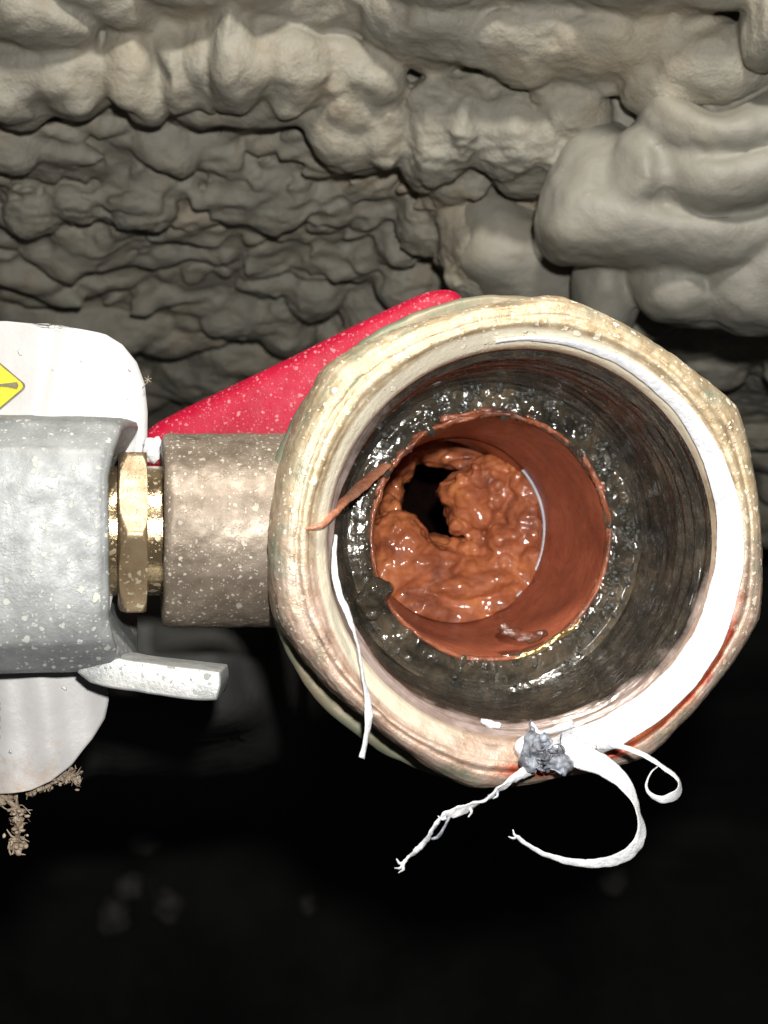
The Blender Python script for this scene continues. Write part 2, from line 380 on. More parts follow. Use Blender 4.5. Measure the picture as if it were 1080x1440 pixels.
def tag_mat():
    m = Mat('white_plastic'); x = m.xyz()
    base = m.ramp(m.noise(1.3, 4), [(0.35, (0.44, 0.435, 0.44)), (0.65, (0.52, 0.515, 0.515))])
    stain = m.math('MULTIPLY', m.ramp(m.math('ADD', m.math('MULTIPLY', x[2], -0.14), m.math('MULTIPLY', m.noise(2.2, 6, 0.7, 0.6), 0.5)), [(0.62, 0.0), (0.78, 1.0)]), 0.75)
    c = m.mix(stain, base, (0.36, 0.22, 0.11))
    dust = m.math('MULTIPLY', m.ramp(m.noise(5, 6, 0.7), [(0.55, 0.0), (0.75, 1.0)]), 0.22)
    c = m.mix(dust, c, (0.60, 0.50, 0.38))
    g = m.specks(5, 0.22, 0.25)
    m.set(color=m.mix(g, c, (0.66, 0.64, 0.58)), rough=0.42)
    m.bump((m.noise(1.1, 2, .4, .2), 0.10, 0.5), (g, 0.04, 0.8), (m.noise(14, 4), .01, .5))
    return m.m
M_tag = tag_mat()
M_fluff = simple('brown_fluff', (0.17, 0.115, 0.075), (0.42, 0.35, 0.27), 0.9, 9)
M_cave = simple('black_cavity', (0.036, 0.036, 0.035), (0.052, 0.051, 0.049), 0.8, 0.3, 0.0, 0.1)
M_rubble = simple('dark_rubble', (0.13, 0.13, 0.12), (0.24, 0.23, 0.215), 0.6, 1.0)

# ================================================================== the foam behind
def yb(px, py):
    base = np.interp(py, [-400, -100, 60, 180, 230, 300, 420, 520, 640, 900], [5.0, 6.6, 8.0, 9.0, 9.9, 11.6, 15.5, 20.0, 24.5, 31])
    near = np.interp(px, [560, 760, 900, 1400], [0, 0.8, 1.6, 2.6]) * np.interp(py, [0, 200, 420, 560, 700], [0.5, 1, 3.2, 2.2, 1.0])
    return base - near
def lobe(px, py, dy, a, b, c, rot=0.0, k=3, wob=0.10, seed=None):
    Y = yb(px, py) + dy; s = (D + Y) / F
    return blob(P(px, py, Y), (a*s, c, b*s), (0, rot, 0), k, wob, int(rng.integers(1e6)) if seed is None else seed)
gx = np.linspace(-420, 1500, 90); gy = np.linspace(-420, 760, 60)
front = np.array([[P(x, y, yb(x, y)) for x in gx] for y in gy])
back = front + np.array([0, 2.5, 0])
def slab(fr, bk):
    a, b, _ = fr.shape; N = a*b; V = np.vstack([fr.reshape(-1, 3), bk.reshape(-1, 3)]); Fc = []
    for i in range(a-1):
        for j in range(b-1):
            q = (i*b+j, i*b+j+1, (i+1)*b+j+1, (i+1)*b+j); Fc.append(q); Fc.append(tuple(k+N for k in q[::-1]))
    rim = [(i, 0) for i in range(a)] + [(a-1, j) for j in range(1, b)] + [(i, b-1) for i in range(a-2, -1, -1)] + [(0, j) for j in range(b-2, 0, -1)]
    ids = [i*b+j for i, j in rim]
    for k in range(len(ids)):
        p, q = ids[k], ids[(k+1) % len(ids)]; Fc.append((p, q, q+N, p+N))
    return V, Fc
lumps = [slab(front, back)]
A = lambda *a, **k: lumps.append(lobe(*a, **k))
# hanging rolls along the top edge
for a in [(20, 25, -1.0, 110, 45, 1.0, .35), (120, 5, -1.0, 100, 40, 1.0, .2), (230, -10, -1.0, 90, 36, 1.0, .1), (-110, 70, -1.0, 110, 50, 1.0, .4),
          (350, -35, -1.1, 80, 45, 1.0), (440, -2, -0.7, 70, 42, .9, -.1), (500, 10, -.7, 60, 34, .9), (560, 30, -1.0, 60, 52, 1.0, -.4),
          (640, 45, -1.1, 110, 48, 1.1, -.18), (750, 60, -1.1, 120, 56, 1.1, -.05), (850, 70, -1.0, 100, 50, 1.0, .1), (920, 50, -.8, 80, 46, .9, .4),
          (640, -20, -1.6, 90, 34, 1.0), (760, -25, -1.5, 80, 30, 1.0), (880, -20, -1.7, 90, 34, 1.0, .2), (980, -25, -1.7, 90, 30, 1.0, .3),
          (1010, 90, -.9, 90, 60, .9, .3), (960, 120, -.8, 80, 46, .8), (1085, 40, -1.8, 34, 62, 1.0)]: A(*a)
# the big drooping curtain
for a in [(-60, 100, -.8, 80, 80, .9), (40, 110, -.8, 70, 76, .85), (100, 100, -.75, 56, 78, .8), (128, 120, -.95, 28, 36, .6), (190, 95, -.75, 66, 78, .75),
          (245, 70, -.7, 54, 96, .75), (290, 60, -.75, 40, 90, .75), (338, 85, -.95, 54, 76, .9), (325, 35, -.8, 46, 70, .85), (405, 70, -.8, 60, 86, .8),
          (455, 85, -.65, 66, 76, .75), (425, 130, -.7, 66, 44, .7), (365, 140, -.6, 70, 50, .65), (300, 145, -.5, 70, 42, .6), (240, 130, -.45, 60, 44, .55),
          (490, 110, -.7, 64, 66, .75), (530, 125, -.85, 38, 54, .75), (490, 170, -.7, 62, 72, .75), (545, 180, -.75, 48, 70, .75), (505, 205, -.65, 58, 44, .7)]: A(*a, wob=.2)
for a in [(612, 150, -.8, 46, 40, .8), (625, 200, -.95, 58, 66, .9), (660, 180, -.85, 40, 70, .8), (600, 215, -.8, 36, 46, .75), (720, 185, -.6, 56, 72, .8, .3),
          (770, 195, -.5, 50, 62, .7), (745, 240, -.55, 46, 34, .7), (820, 150, -.3, 50, 50, .6), (835, 190, -.3, 40, 50, .6), (640, 250, -.5, 44, 24, .6)]: A(*a)
# broad soft lumps in the shade below
for a in [(700, 330, -.7, 84, 84, 1.1), (665, 330, -.7, 50, 72, 1.0), (735, 370, -.6, 84, 60, 1.0), (600, 300, -.2, 38, 50, .8), (560, 330, -.1, 40, 44, .7), (640, 290, -.3, 34, 40, .7),
          (580, 390, -.4, 62, 46, .9), (530, 430, -.3, 56, 50, .9), (610, 440, -.3, 60, 50, .9), (160, 450, 0, 110, 46, .9), (70, 440, .1, 90, 34, .7), (250, 460, 0, 70, 46, .8),
          (330, 435, -.1, 52, 40, .8), (345, 490, 0, 60, 44, .8), (400, 450, -.1, 44, 50, .8), (440, 410, -.2, 50, 42, .8), (425, 490, -.1, 50, 46, .8), (480, 470, -.1, 50, 50, .8), (290, 530, 0, 66, 44, .8), (380, 550, 0, 60, 44, .8), (470, 550, 0, 60, 44, .8), (190, 540, .2, 80, 40, .7),
          (30, 215, -.35, 46, 38, .6), (205, 296, -.55, 44, 26, .55), (192, 282, -.65, 36, 14, .5), (240, 212, -.1, 54, 40, .45), (55, 300, -.4, 46, 32, .6), (120, 285, -.3, 46, 26, .55), (225, 365, -.35, 26, 18, .45), (40, 380, -.2, 56, 30, .6), (100, 350, -.25, 60, 18, .5)]: A(*a)
# crumbly belt: many small flat lumps, running down to the right
for _ in range(560):
    px = rng.uniform(-380, 640); py = rng.uniform(165, 420)
    s = rng.uniform(0.5, 1.0)*rng.choice([.5, .8, 1.2, 1.9], p=[.4, .3, .2, .1]) * np.interp(py, [165, 300, 420], [.8, 1, 1.25])
    A(px, py + max(0, px-250)*0.12, rng.uniform(-.28, .1), 38*s, 15*s, 0.17 + 0.14*s, rng.uniform(-.45, .25) + (0.25 if px < 150 else -.2), k=2, wob=.4)
for _ in range(90):
    px = rng.uniform(-380, 620); py = rng.uniform(410, 720); s = rng.uniform(.7, 1.4)
    A(px, py, rng.uniform(-.2, .3), 44*s, 30*s, .6*s, rng.uniform(-.3, .3), k=2, wob=.15)
for _ in range(80):
    px = rng.uniform(560, 1000); py = rng.uniform(110, 270) if px < 830 else rng.uniform(40, 140); s = rng.uniform(.5, 1.2)
    A(px, py, rng.uniform(-.75, -.45), 20*s, 14*s, .28*s, rng.uniform(-.4, .4), k=2, wob=.2)
for _ in range(70):
    px = rng.uniform(620, 1500); py = rng.uniform(400, 740); s = rng.uniform(.7, 1.4)
    A(px, py, rng.uniform(-.3, .3), 60*s, 34*s, .6*s, rng.uniform(-.5, .2), k=2, wob=.15)
for _ in range(160):                                  # above and beside the picture
    px = rng.uniform(-420, 1500); py = rng.uniform(-400, -40); s = rng.uniform(.8, 1.6)
    A(px, py, rng.uniform(-.9, -.2), 60*s, 44*s, .7*s, rng.uniform(-.4, .4), k=2)
fv, ff, fn = fuse(lumps, 0.062, 7)
for f_, a_, s_ in ((.5, .18, 201), (1.4, .04, 211)):
    fv = fv + a_*np.stack([fbm(fv, f_, 2, s_ + q) for q in (0, 1, 2)], -1)
rough = np.clip(0.55 + 0.6*fbm(fv, .35, 2, 5), 0.12, 1.0) * np.interp(fv[:, 2] - .35*np.clip(fv[:, 0], 0, 4)*0, [4.2, 6.0, 7.0], [1.0, .85, .38])
fv = fv + fn * (0.05*fbm(fv, 1.5, 3, 11) + rough*0.075*fbm(fv*np.array([.7, 1, 1.5]), 2.2, 4, 21) - rough*0.06*np.abs(fbm(fv*np.array([.7, 1, 1.5]), 4.0, 3, 25)) + rough*0.022*fbm(fv, 9.0, 3, 31))[:, None]
tag(link('foam_wall', mesh('foam_wall', fv, ff, fix=False), M_foam), 'lumpy grey beige spray foam wall filling the upper background', 'foam', kind='structure')

# the smooth younger foam on the right
mound = []
def roll(path, wob=.09):
    c = spline(np.array(path, float), 7)
    for px, py, dy, a, b, cc in c:
        Y = yb(960, 240) - .4 + dy; q = (D + Y)/F
        mound.append(blob(P(px, py, Y), (a*q, cc, b*q), (0, 0, 0), 3, wob, 5))
roll([(806, 305, .2, 52, 66, 1.2), (860, 315, .1, 60, 58, 1.3), (930, 335, .0, 60, 48, 1.3), (1010, 340, -.1, 60, 50, 1.3), (1100, 320, -.2, 70, 60, 1.3), (1230, 300, -.1, 90, 70, 1.3)])
roll([(850, 225, .5, 46, 60, 1.0), (826, 262, .3, 54, 66, 1.1), (815, 290, .2, 52, 66, 1.15)])
roll([(896, 205, -.3, 22, 30, .7), (893, 235, -.6, 40, 42, .9), (895, 262, -.7, 48, 46, .95)])
roll([(940, 240, -.9, 30, 30, .7), (975, 258, -1.1, 44, 40, .9), (1030, 258, -1.2, 50, 42, .95), (1090, 238, -1.2, 54, 46, 1.0), (1180, 200, -1.0, 70, 56, 1.0)])
roll([(918, 150, -.7, 22, 26, .6), (938, 176, -1.0, 34, 36, .8), (990, 198, -1.3, 46, 34, .9), (1050, 194, -1.4, 50, 36, .9), (1120, 165, -1.3, 60, 44, .9), (1220, 120, -1.0, 80, 60, 1.0)])
roll([(1000, 150, -.7, 40, 26, .7), (1060, 140, -.9, 50, 30, .8), (1130, 110, -.8, 60, 40, .8)])
roll([(690, 300, 3.2, 50, 50, 1.0), (695, 335, 3.0, 66, 66, 1.2), (735, 365, 3.2, 80, 60, 1.2), (770, 400, 3.6, 70, 60, 1.2)])
roll([(845, 395, 1.2, 36, 40, .8), (850, 430, 1.4, 44, 50, .8)])
roll([(920, 385, .6, 40, 44, .9), (950, 410, .5, 50, 44, 1.0), (990, 420, .6, 40, 40, .9)])
roll([(1010, 370, .2, 46, 50, 1.0), (1045, 410, .1, 56, 54, 1.1), (1100, 425, .2, 60, 54, 1.1), (1200, 400, .3, 90, 80, 1.2)])
roll([(1060, 330, -.2, 60, 60, 1.1), (1090, 370, -.3, 50, 70, 1.1), (1180, 380, -.3, 80, 90, 1.1)])
roll([(960, 270, .6, 110, 110, 1.0), (1060, 270, .4, 120, 140, 1.2), (1220, 260, .2, 120, 160, 1.3)])
mv, mf, mn = fuse(mound, 0.07, 7)
mv = mv + mn * (0.09*fbm(mv, .8, 2, 41) + .02*fbm(mv, 2.2, 2, 45) + 0.008*fbm(mv, 6, 3, 43))[:, None]
tag(link('foam_mound', mesh('foam_mound', mv, mf, fix=False), M_mound), 'smooth grey folded foam mound bulging out at upper right', 'foam')

# the black hollow below
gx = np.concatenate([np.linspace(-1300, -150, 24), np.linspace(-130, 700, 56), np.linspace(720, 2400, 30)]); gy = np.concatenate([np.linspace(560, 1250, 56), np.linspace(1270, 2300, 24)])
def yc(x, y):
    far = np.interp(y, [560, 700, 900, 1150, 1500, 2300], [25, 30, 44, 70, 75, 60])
    k = math.exp(-((x - 220)/190)**4) * math.exp(-((y - 930)/150)**4)  # bulge added under the coupling, standing in for the grey lens glare there
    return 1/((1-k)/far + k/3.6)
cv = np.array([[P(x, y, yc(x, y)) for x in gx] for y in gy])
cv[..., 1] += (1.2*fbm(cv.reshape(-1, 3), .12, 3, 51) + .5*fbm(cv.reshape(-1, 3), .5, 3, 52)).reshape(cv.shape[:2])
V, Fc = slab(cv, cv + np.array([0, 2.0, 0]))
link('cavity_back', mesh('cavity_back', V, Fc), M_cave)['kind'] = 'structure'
for k, (px, py, Y, r, lab) in enumerate([(160, 1288, 30, .62, 'faint dark crumb lowest in the black hollow at lower left'), (182, 1246, 30, .5, 'faint round crumb in the middle of the lower left cluster'),
        (238, 1272, 30, .55, 'faint dark crumb on the right of the lower left cluster'), (205, 1180, 31, .55, 'faint pale crumb at the top of the lower left cluster'), (862, 1236, 32, .5, 'faint crumb alone in the black hollow at lower right'), (432, 1272, 30, .35, 'tiny faint crumb near the bottom middle of the hollow')]):
    Y = yc(px, py) - 1.0; r *= (D + Y)/47
    V, Fc = blob(P(px, py, Y), (r, r, r*1.1), (0, 0, 0), 3, .22, 60+k, 1.6)
    tag(link('crumb', mesh('crumb', V, Fc), M_rubble), lab, 'crumb', 'crumbs lost in the dark hollow')

# ================================================================== the valve
valve = empty('brass_valve', VM)
tag(valve, 'open brass valve fitting with fouled threaded bore and red lever', 'valve')
ka = np.radians([0, 8, 20, 33, 45, 58, 70, 82, 95, 110, 124, 138, 152, 168, 182, 196, 212, 228, 244, 258, 268, 280, 290, 300, 310, 322, 332, 342, 352, 360])
kr = np.array([3.01, 3.00, 3.06, 3.19, 3.04, 2.97, 3.00, 3.08, 2.98, 2.95, 3.05, 3.20, 3.10, 3.04, 3.06, 3.12, 2.96, 2.87, 2.94, 3.07, 3.00, 2.94, 3.0, 3.12, 3.04, 3.02, 3.07, 3.16, 3.06, 3.01])
def widen(V):                     # the mouth of the casting is a little broader than high
    V = np.array(V); k = np.clip(1 - (V[:, 1] - .3)/1.6, 0, 1); V[:, 0] *= 1 + .035*k; V[:, 2] *= 1 + .008*k; return V
def rout(T): return np.interp(np.mod(T, 2*math.pi), ka, kr)
def collar_fn(R, Dd, T):
    ro = rout(T)
    k = np.clip((R - 2.62) / (3.0 - 2.62), 0, 1.2); R2 = np.where(R > 2.62, 2.62 + k*(ro - 2.62), R)
    p = np.stack([R2*np.cos(T), Dd, R2*np.sin(T)], -1).reshape(-1, 3)
    n = (fbm(p, 2.2, 3, 71)*0.014 + fbm(p, 9, 3, 72)*0.009).reshape(R.shape) * np.clip((R-2.35)/.4, .15, 1.4)
    return R2 + n*0.8, Dd + n
prof = [(2.9, 1.05), (2.98, 1.0), (3.03, .85), (3.02, .5), (3.0, .3), (2.97, .17), (2.92, .08), (2.86, .035), (2.80, .022), (2.775, .034), (2.75, .02), (2.73, .0), (2.69, .0), (2.665, .015), (2.645, .045), (2.62, .06),
        (2.58, .095), (2.50, .16), (2.44, .22), (2.425, .25), (2.41, .29), (2.40, .33)]
V, Fc = lathe(prof, 420, .025, collar_fn)
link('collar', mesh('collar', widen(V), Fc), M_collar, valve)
def flange_fn(R, Dd, T):
    p = np.stack([R*np.cos(T), Dd, R*np.sin(T)], -1).reshape(-1, 3); n = (fbm(p, 2.5, 4, 75)*.02).reshape(R.shape); return R + n, Dd + n
V, Fc = lathe([(2.84, 1.02), (2.95, 1.0), (3.10, 1.0), (3.15, 1.04), (3.16, 1.10), (3.13, 1.2), (3.06, 1.3), (2.98, 1.42), (2.9, 1.46), (2.84, 1.46)], 300, .04, flange_fn)
link('back_flange', mesh('back_flange', widen(V), Fc), M_flange, valve)
V, Fc = lathe([(2.9, 1.1), (2.88, 2.2), (2.75, 3.2), (2.5, 4.2), (2.2, 5.0), (1.7, 5.4), (1.7, 8.6), (.02, 8.7)], 160, .15)
link('valve_body', mesh('valve_body', V, Fc), M_body, valve)
def thread_fn(R, Dd, T):
    p = np.stack([R*np.cos(T), Dd, R*np.sin(T)], -1).reshape(-1, 3)
    ph = (Dd - .33) / .22 + T/(2*math.pi)
    ridge = np.abs(np.mod(ph, 1) - .5)*2
    wear = np.clip(1.2 - (Dd-.3)*.95 + .4*fbm(p, 1.4, 2, 77).reshape(R.shape), .15, 1)
    n = (fbm(p*np.array([.6, 3.0, .6]), 1.0, 3, 78)*.05).reshape(R.shape) * np.clip((Dd-.3)*.9, .1, 1.2)
    return R - .085*ridge*wear*np.clip((Dd-.33)/.1, 0, 1) + n, Dd
V, Fc = lathe([(2.40, .33), (2.36, .5), (2.28, 1.2), (2.18, 1.72), (2.10, 1.88), (2.02, 1.93)], 420, .018, thread_fn)
link('inner_thread', mesh('inner_thread', widen(V), Fc), M_thread, valve)
def floor_fn(R, Dd, T):
    p = np.stack([R*np.cos(T), Dd, R*np.sin(T)], -1).reshape(-1, 3)
    n = (fbm(p, 1.8, 3, 81)*.06 + fbm(p, 6, 3, 82)*.022 - np.maximum(noise(p, 10, 83), 0)*.035).reshape(R.shape)
    dg_ = (np.degrees(T) - 60 + 180) % 360 - 180; k = .28 + .72*np.exp(-dg_**2/(2*50**2))
    return R, Dd + n*k*np.clip((2.12-R)*6, 0.3, 1)
V, Fc = lathe([(2.12, 1.86), (2.04, 1.93), (1.95, 1.93), (1.85, 1.90), (1.76, 1.90), (1.70, 1.92), (1.63, 1.98)], 700, .012, floor_fn)
bore_floor = link('bore_floor', mesh('bore_floor', V, Fc), M_grime, valve)
# grit and droplets standing on the floor of the bore
gr = []
for _ in range(620):
    th = rng.uniform(0, 2*math.pi); dens = 0.07 + 0.93*math.exp(-((math.degrees(th) - 62 + 180) % 360 - 180)**2/(2*48**2)) + .2*math.exp(-((math.degrees(th) - 0 + 180) % 360 - 180)**2/(2*30**2))
    if rng.random() > dens: continue
    r = rng.uniform(1.74, 2.08); s = rng.uniform(.015, .042)
    v, f = ICO[1]; gr.append((v*np.array([s*rng.uniform(.8, 1.6), s, s*rng.uniform(.8, 1.6)]) + np.array([r*math.cos(th), 1.895 + rng.uniform(-.01, .02), r*math.sin(th)]), f))
V, Fc = join(gr); o = link('grit', mesh('grit', V, Fc, fix=False), M_drop, bore_floor); o['kind'] = 'stuff'
def lip_fn(R, Dd, T):
    p = np.stack([np.cos(T)*1.66, Dd*0, np.sin(T)*1.66], -1).reshape(-1, 3)
    n = fbm(p, 1.6, 4, 85).reshape(R.shape); n2 = fbm(p + Dd.reshape(-1, 1)*3, 5, 3, 86).reshape(R.shape)
    top = .4 + .6*np.clip(np.sin(T + .3), 0, 1)
    return R + (n*.05 + n2*.04)*top + .02*np.clip(np.sin(T+.3), 0, 1), Dd + (n*.06 + n2*.04)*top - .03*np.clip(np.sin(T+.3), 0, 1)
c8 = [(1.665 + .04*math.cos(a), 1.95 + .07*math.sin(a)) for a in np.linspace(0, 2*math.pi, 13)[:-1]]
V, Fc = lathe(c8, 420, 1, lip_fn, closed=True)
bore_lip = link('bore_lip', mesh('bore_lip', V, Fc), M_lip, valve)
def edge_fn(R, Dd, T):
    p = np.stack([R*np.cos(T), Dd, R*np.sin(T)], -1).reshape(-1, 3); n = fbm(p, 5, 3, 131).reshape(R.shape)*.03
    k = np.clip(np.minimum(np.degrees(T) + 84, -33 - np.degrees(T))/14, 0, 1); return 1.685 + (R - 1.685)*k + n, 1.93 + (Dd - 1.93)*k + n
V, Fc = lathe([(1.685 + .045*math.cos(a), 1.915 + .05*math.sin(a)) for a in np.linspace(0, 2*math.pi, 13)[:-1]], 160, 1, edge_fn, closed=True, a0=math.radians(-84), a1=math.radians(-33))
link('bare_edge', mesh('bare_edge', V, Fc), M_edge, bore_lip)
cr = []; cr2 = []
for _ in range(110):
    th = rng.uniform(0, 2*math.pi); r = rng.normal(1.735, .03); q = rng.uniform(.02, .075)
    cr.append(blob((r*math.cos(th), 1.925, r*math.sin(th)), (q*rng.uniform(.8, 1.8), q*.8, q*rng.uniform(.8, 1.4)), (0, -th, 0), 2, .3, int(rng.integers(999)), 2))
for _ in range(60):
    th = math.radians(rng.normal(95, 42)); r = rng.normal(1.70, .025); q = rng.uniform(.02, .06)
    cr2.append(blob((r*math.cos(th), 1.905, r*math.sin(th)), (q*rng.uniform(.5, 1.0), q*.8, q*rng.uniform(1, 2.2)), (0, -th, 0), 2, .3, int(rng.integers(999)), 2))
for nm, q, mt, par in (('grime_crust', cr, M_grime, bore_floor), ('rust_crust', cr2, M_lip, bore_lip)):
    V, Fc, N = fuse(q, .022, 1); o = link(nm, mesh(nm, V + N*(.012*fbm(V, 9, 3, 141))[:, None], Fc, fix=False), mt, par); o['kind'] = 'stuff'
def ball_fn(R, Dd, T):
    p = np.stack([R*np.cos(T), Dd, R*np.sin(T)], -1).reshape(-1, 3); n = (fbm(p, 1.2, 2, 88)*.015 + fbm(p, 6, 2, 89)*.003).reshape(R.shape); return R + n, Dd
V, Fc = lathe([(1.66, 1.98), (1.64, 2.1), (1.58, 2.6), (1.50, 3.2), (1.42, 3.7), (1.385, 3.98)], 300, .04, ball_fn)
link('ball_bore', mesh('ball_bore', V, Fc), M_ball, valve)
V, Fc = lathe([(1.372 + .024*math.cos(a), 3.99 + .03*math.sin(a)) for a in np.linspace(0, 2*math.pi, 11)[:-1]], 160, 1, None, closed=True, a0=math.radians(-100), a1=math.radians(42))
link('seat_ring', mesh('seat_ring', V, Fc), M_seat, valve)
V, Fc = lathe([(1.375, 3.96), (1.36, 4.3), (1.38, 5.35)], 200, .05, ball_fn)
link('outlet_wall', mesh('outlet_wall', V, Fc), M_ball, valve)
V, Fc = lathe([(1.42, 3.97), (1.42, 5.4), (1.40, 6.5), (1.2, 8.3), (.02, 8.5)], 120, .2)
link('inner_chamber', mesh('inner_chamber', V, Fc), M_dark, valve)

# red lever: a rounded plate behind the fitting
def plate(outline, Y, thick, bev, name, mat, parent, bulge=0.0, dyx=0.0):
    pts = [P(x, y, Y + dyx*(x-400)) for x, y in outline]
    b = bmesh.new(); f = [b.verts.new(Vector(p) + Vector((0, thick/2, 0))) for p in pts]; fc = b.faces.new(f)
    r = bmesh.ops.extrude_face_region(b, geom=[fc]); vs = [e for e in r['geom'] if isinstance(e, bmesh.types.BMVert)]
    for v in vs: v.co.y -= thick
    bmesh.ops.recalc_face_normals(b, faces=b.faces)
    ed = [e for e in b.edges if len(e.link_faces) == 2 and e.calc_face_angle() > .9]
    bmesh.ops.bevel(b, geom=ed, offset=bev, segments=5, profile=.5, affect='EDGES')
    b.verts.index_update(); V = np.array([loc(v.co) for v in b.verts]); Fc = [tuple(v.index for v in g.verts) for g in b.faces]; b.free()
    return link(name, mesh(name, V, Fc), mat, parent)
ol = spline([(196, 690), (200, 640), (206, 612), (228, 592), (300, 556), (400, 508), (500, 458), (580, 420), (612, 410), (638, 411), (656, 430), (672, 470), (664, 540), (590, 560), (520, 600), (460, 660), (320, 705)], 4)[:, :2]
plate(ol, 3.1, .62, .22, 'lever', M_red, valve)

# side outlet, turned like the collar on its own axis; the axis runs left from the valve at depth SA
SA, SW = 1.95, 0.10
def sx(px):                       # photo column -> distance along that axis
    lo, hi = -12.0, 0.0
    for _ in range(50):
        m = (lo+hi)/2; q = O + U*m + AX*SA + W*SW
        if 540 + q[0]/(D+q[1])*F < px: lo = m
        else: hi = m
    return (lo+hi)/2
def turned(prof, n=120, step=.05, fn=None, sw=0.0):
    """profile (x along axis, radius) turned about the outlet axis"""
    pr = resample([(x, r) for x, r in prof], step); th = np.linspace(0, 2*math.pi, n, endpoint=False)
    X, T = np.meshgrid(pr[:, 0], th, indexing='ij'); R, _ = np.meshgrid(pr[:, 1], th, indexing='ij')
    if fn: X, R = fn(X, R, T)
    V = np.stack([X, SA - R*np.cos(T), SW + sw + R*np.sin(T)], -1).reshape(-1, 3); m = len(pr)
    Fc = [(i*n+j, i*n+(j+1) % n, (i+1)*n+(j+1) % n, (i+1)*n+j) for i in range(m-1) for j in range(n)]
    return V, Fc
def cast_fn(X, R, T):
    p = np.stack([X, R*np.cos(T), R*np.sin(T)], -1).reshape(-1, 3); n = (fbm(p, 1.6, 3, 91)*.012 + fbm(p, 12, 3, 92)*.007).reshape(R.shape); return X + n*.5, R + n
x0, x1 = sx(226), sx(400)
V, Fc = turned([(x0+.04, .70), (x0+.01, 1.16), (x0+.03, 1.235), (x0+.10, 1.26), (x0+.5, 1.265), (x1, 1.28), (-2.62, 1.30)], 200, .04, cast_fn)
link('side_outlet', mesh('side_outlet', V, Fc), M_stub, valve)

# ================================================================== brass nipple with its hexagon
nip = empty('hex_nipple', VM)
tag(nip, 'small brass hexagon nipple joining grey coupling and bronze outlet', 'pipe fitting')
V, Fc = turned([(sx(120), .84), (sx(172), .84)], 96)
link('left_neck', mesh('left_neck', V, Fc), M_neck, nip).name = 'neck'
V, Fc = turned([(sx(203), .84), (x0+.2, .84)], 96)
link('neck', mesh('neck', V, Fc), M_neck, nip)
xa, xb = sx(166), sx(206)
def hex_fn(X, R, T):
    t = np.mod(T, math.pi/3); hx = 1.17*math.cos(math.pi/6)/np.cos(t - math.pi/6)
    hx = np.minimum(hx, 1.155); return X, np.minimum(R, hx)
V, Fc = turned([(xa-.0, .5), (xa, .98), (xa+.03, 1.06), (xa+.09, 1.13), (xa+.13, 1.18), (xb-.10, 1.18), (xb-.05, 1.15), (xb-.01, 1.10), (xb, 1.0), (xb, .5)], 240, .02, hex_fn)
link('hexagon', mesh('hexagon', V, Fc), M_nut, nip)

# ================================================================== grey coupling on the left
cpl = empty('zinc_coupling', VM)
tag(cpl, 'dull grey zinc coupling with white dust specks at left edge', 'coupling')
cx = sx(186)
def cpl_fn(X, R, T):
    # rounded block: flat front, chamfered top and bottom
    c, s = np.abs(np.cos(T)), np.abs(np.sin(T))
    sup = (c**4.5 + s**4.5)**(-1/4.5)
    oct_ = 1.0/np.maximum(np.maximum(c, s), (c+s)*.60)
    k = np.minimum(sup, oct_)*1.0
    R2 = R*(1 + (k-1)*np.clip(R/1.3, 0, 1))
    p = np.stack([X, R2*np.cos(T), R2*np.sin(T)], -1).reshape(-1, 3); n = (fbm(p, .9, 3, 95)*.02 + fbm(p, 8, 2, 96)*.003).reshape(R.shape)
    X = X - .36*np.clip(np.cos(T)*1.15, 0, 1)**1.5*np.clip((X-(cx-1.6))/1.2, 0, 1)
    return X + n*.5, R2 + n
cx += .08
V, Fc = turned([(cx-.42, .3), (cx-.40, .82), (cx-.33, .95), (cx-.16, 1.22), (cx-.03, 1.42), (cx, 1.48), (cx-.02, 1.54), (cx-.12, 1.575), (cx-.6, 1.59), (cx-4.0, 1.60), (cx-4.02, .3)], 240, .05, cpl_fn, -.13)
link('coupling_body', mesh('coupling_body', V, Fc), M_zinc, cpl)
# the lug below it
ol = spline([(117, 940), (130, 929), (150, 919), (175, 921), (215, 927), (265, 934), (308, 939), (315, 943), (316, 958), (312, 974), (305, 979), (265, 977), (215, 969), (165, 963), (136, 955)], 3)[:, :2]
lug = plate(ol, .28, .85, .035, 'lug', M_zincb, cpl)
lv = np.empty(len(lug.data.vertices)*3); lug.data.vertices.foreach_get('co', lv); lv = lv.reshape(-1, 3)/S
lv += np.stack([fbm(lv, 4, 3, q)*.010 for q in (1, 2, 3)], -1); lug.data.vertices.foreach_set('co', (lv*S).ravel()); lug.data.update()
V, Fc = blob(loc(P(140, 918, .7)), (.42, .45, .22), (0, .35, 0), 3, .1, 3)
link('lug_root', mesh('lug_root', V, Fc), M_zinc, cpl)

# ================================================================== white warning tag
tg = empty('warning_tag', Matrix.Translation(Vector(P(40, 760, 2.4)*S)))
tag(tg, 'curved white plastic warning tag tucked behind the grey coupling', 'tag')
T0 = P(40, 760, 2.4)
ty = np.array([452, 456, 462, 470, 485, 510, 540, 580, 640, 720, 800, 880, 940, 985, 1010, 1040, 1075, 1098, 1110, 1116])
tr = np.array([10, 60, 110, 148, 172, 192, 203, 207, 206, 190, 165, 150, 148, 152, 146, 128, 100, 72, 45, 18])
ys = np.concatenate([np.linspace(452, 520, 26), np.linspace(524, 1000, 60), np.linspace(1003, 1116, 60)])
def tagY(px, y):
    up = 1.55 + .12/(1 + math.exp(-(px - 72 + (y-520)*.18)/5.0)) + .22*max(0, (px-75)/130)**2
    t = min(1, max(0, (y-640)/270)); t = t*t*(3-2*t); lo_y = .42 + .0004*max(0, px-40)**1.45 + .0004*max(0, 10-px)**1.4 + .018*math.sin(px*.11 - y*.015)
    return up*(1-t) + lo_y*t
X = []
